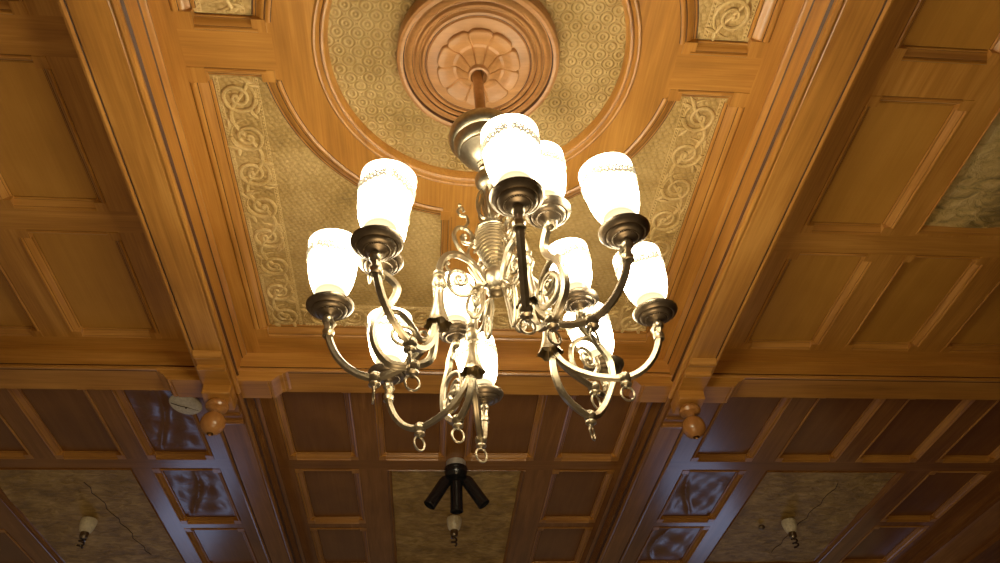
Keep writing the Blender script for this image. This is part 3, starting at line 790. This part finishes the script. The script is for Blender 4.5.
TILT = Vector((0,0,1)).rotation_difference(AXD).to_matrix()
def tilt(p, k): return TILT @ (Vector(p)*k)
LEAN = {1: .13, 2: .05, 9: -.09, 10: -.11, 11: -.09, 12: -.20, 6: -.13, 7: -.01, 8: -.03, 3: .0, 4: .0, 5: .0}
for key, (cl_, F, Lp, up) in LAMPS.items():
    bx, by, bz = BELL[cl_]; B = Vector((bx, by, bz)); F = Vector(F); P = Vector(Lp)
    m = MB()
    d = Vector((F.x-B.x, F.y-B.y, 0)); dl = d.length; d.normalize()
    bottom = P - Vector((0, 0, .016))
    st = B + d*.004 + Vector((0, 0, .010))
    if not up:
        path = []
        for k in range(13):
            t = PI/2*k/12; h = 1-math.cos(t); v = math.sin(t)
            path.append((st.x+(F.x-st.x)*h, st.y+(F.y-st.y)*h, st.z-(st.z-F.z)*v))
        for k in range(1, 16):
            t = PI/2*k/15; h = math.sin(t); v = 1-math.cos(t)
            path.append((F.x+(bottom.x-F.x)*h, F.y+(bottom.y-F.y)*h, F.z+(bottom.z-F.z)*v))
        m.tube(path, .0037, 20, lobes=5, depth=.13)
        q = path[-4]
        m.ball((bottom.x, bottom.y, bottom.z-.004), .0062, sz=1.1, n=12, m=8)
        m.lathe((q[0], q[1], q[2]), [(.0045, -.004), (.0062, -.003), (.0055, 0), (.0066, .003), (.0045, .0045)], n=14)
        # small leaf at the collar
        m.tube([(bottom.x-d.x*.004, bottom.y-d.y*.004, bottom.z-.006), (bottom.x-d.x*.008, bottom.y-d.y*.008, bottom.z-.012), (bottom.x-d.x*.006, bottom.y-d.y*.006, bottom.z-.020)], [.0035, .0028, .0006], 7)
    else:
        f = lambda r, z: Vector((bx+d.x*r, by+d.y*r, z))
        zz = F.z
        e = Vector((bottom.x-bx, bottom.y-by, 0)); lat = e - d*e.dot(d)
        P_ = [f(*p) for p in SPATH[key]]
        P_[0] += lat*.6; P_[1] += lat*.3
        sp = catmull([st, f(.004, zz+.034), f(dl*.35, zz+.010), F] + list(reversed(P_)) + [bottom], 7)
        m.tube(sp, .0040, 20, lobes=5, depth=.13)
        Q_ = [f(*p) for p in SRING[key]]
        m.tube(catmull(Q_, 6), .0029, 9, lobes=3)
        cr, cz_ = SVOL[key]; pts = []
        for k in range(24):
            u = k/23; a = PI*.9-u*3.4*PI; r = .0140*(1-u)**.8+.0012
            pts.append(f(cr+r*math.cos(a), cz_+r*math.sin(a)))
        m.tube(pts, .0021, 7); m.ball(f(cr, cz_), .0032, n=8, m=5)
        m.tube(catmull([f(cr-.013, cz_+.004), f(cr-.020, cz_+.012), f(cr-.026, cz_+.006), f(cr-.022, cz_+.002)], 4), .0016, 6)
        m.ball((bottom.x, bottom.y, bottom.z-.004), .0060, sz=1.1, n=12, m=8)
        m.tube([(bottom.x+d.x*.004, bottom.y+d.y*.004, bottom.z-.005), (bottom.x+d.x*.010, bottom.y+d.y*.010, bottom.z-.010), (bottom.x+d.x*.010, bottom.y+d.y*.010, bottom.z-.020)], [.0035, .0030, .0006], 7)
    m.ball(F, .0072, sz=.95, n=16, m=10)
    m.lathe((F.x, F.y, F.z), [(.004, -.005), (.0062, -.0075), (.0062, -.009), (.003, -.0105), (.0022, -.0135)], n=16)
    arm = m.build('light_arm', brass, chand)
    # ring pull under the ball
    r_ = MB(); a = R(RING_ANG[key]); cz = F.z-.0205
    r_.tube([(F.x+.0074*math.cos(t)*math.cos(a), F.y+.0074*math.cos(t)*math.sin(a), cz+.0086*math.sin(t)) for t in [2*PI*k/24 for k in range(24)]], .0013, 8, closed=True)
    r_.build('drop_ring', brass, arm)
    sc = .95 if up else 1.0
    s_ = saucer_mb(); s_.v = [tilt(p, sc)+P for p in s_.v]
    s_.build('saucer', brass_dk, arm)
    g_ = shade_mb(); ca, sa = math.cos(key*1.7), math.sin(key*1.7)
    TL = Vector((0,0,1)).rotation_difference(AXD+Vector((LEAN[key], -.06, 0))).to_matrix()
    g_.v = [TL @ (sc*Vector((p[0]*ca-p[1]*sa, p[0]*sa+p[1]*ca, p[2]*(.98 if key in (1, 3) else .925))))+P for p in g_.v]
    so = g_.build('glass_shade', [opal, etched], arm)
    so['label'] = 'lit white glass tulip shade'

# ------------------------------------------------------------------ light
def lamp(name, kind, loc, energy, color, **k):
    l = bpy.data.lights.new(name, kind); l.energy = energy; l.color = color
    for a_, v_ in k.items(): setattr(l, a_, v_)
    o = bpy.data.objects.new(name, l); o.location = loc; C.objects.link(o); return o
# added soft warm fill, low in the middle, to brighten the outer bays
lamp('low_warm_fill', 'POINT', W((.10, .50, -.30)), 52, (1.0, .68, .33), shadow_soft_size=.4)
# daylight from two tall windows in the far wall
for i, (x, y, z) in enumerate(((-1.20, 3.55, .18), (1.42, 3.55, .18))):
    o = lamp('daylight_window', 'AREA', W((x, y, z)), 4.0, (.42, .58, 1.0), shape='RECTANGLE', size=.75, size_y=1.3)
    o.rotation_euler = (R(90+15), 0, PI)
    o.rotation_euler = (Vector((X0*S, 1.7*S, S+EYE))-o.location).to_track_quat('-Z', 'Y').to_euler()

w = bpy.data.worlds.new('room_ambient'); bpy.context.scene.world = w; w.use_nodes = True
bg = w.node_tree.nodes['Background']; bg.inputs[0].default_value = (1.0, .66, .36, 1); bg.inputs[1].default_value = .07

# ------------------------------------------------------------------ camera
cam = bpy.data.cameras.new('camera'); co = bpy.data.objects.new('camera', cam); C.objects.link(co)
cam.sensor_width = 36; cam.lens = 729.93/1000*36; cam.clip_start = .02
M = Matrix.Rotation(R(-6.502), 4, 'Z') @ Matrix.Rotation(PI/2+R(43.227), 4, 'X') @ Matrix.Rotation(R(-3.0674), 4, 'Z')
M.translation = W((0, 0, 0)); co.matrix_world = M
sc_ = bpy.context.scene; sc_.camera = co
sc_.view_settings.view_transform = 'Standard'; sc_.view_settings.look = 'None'
sc_.view_settings.exposure = 0.0; sc_.view_settings.gamma = 1.14
for o in bpy.data.objects:
    if 'org' in o: del o['org']
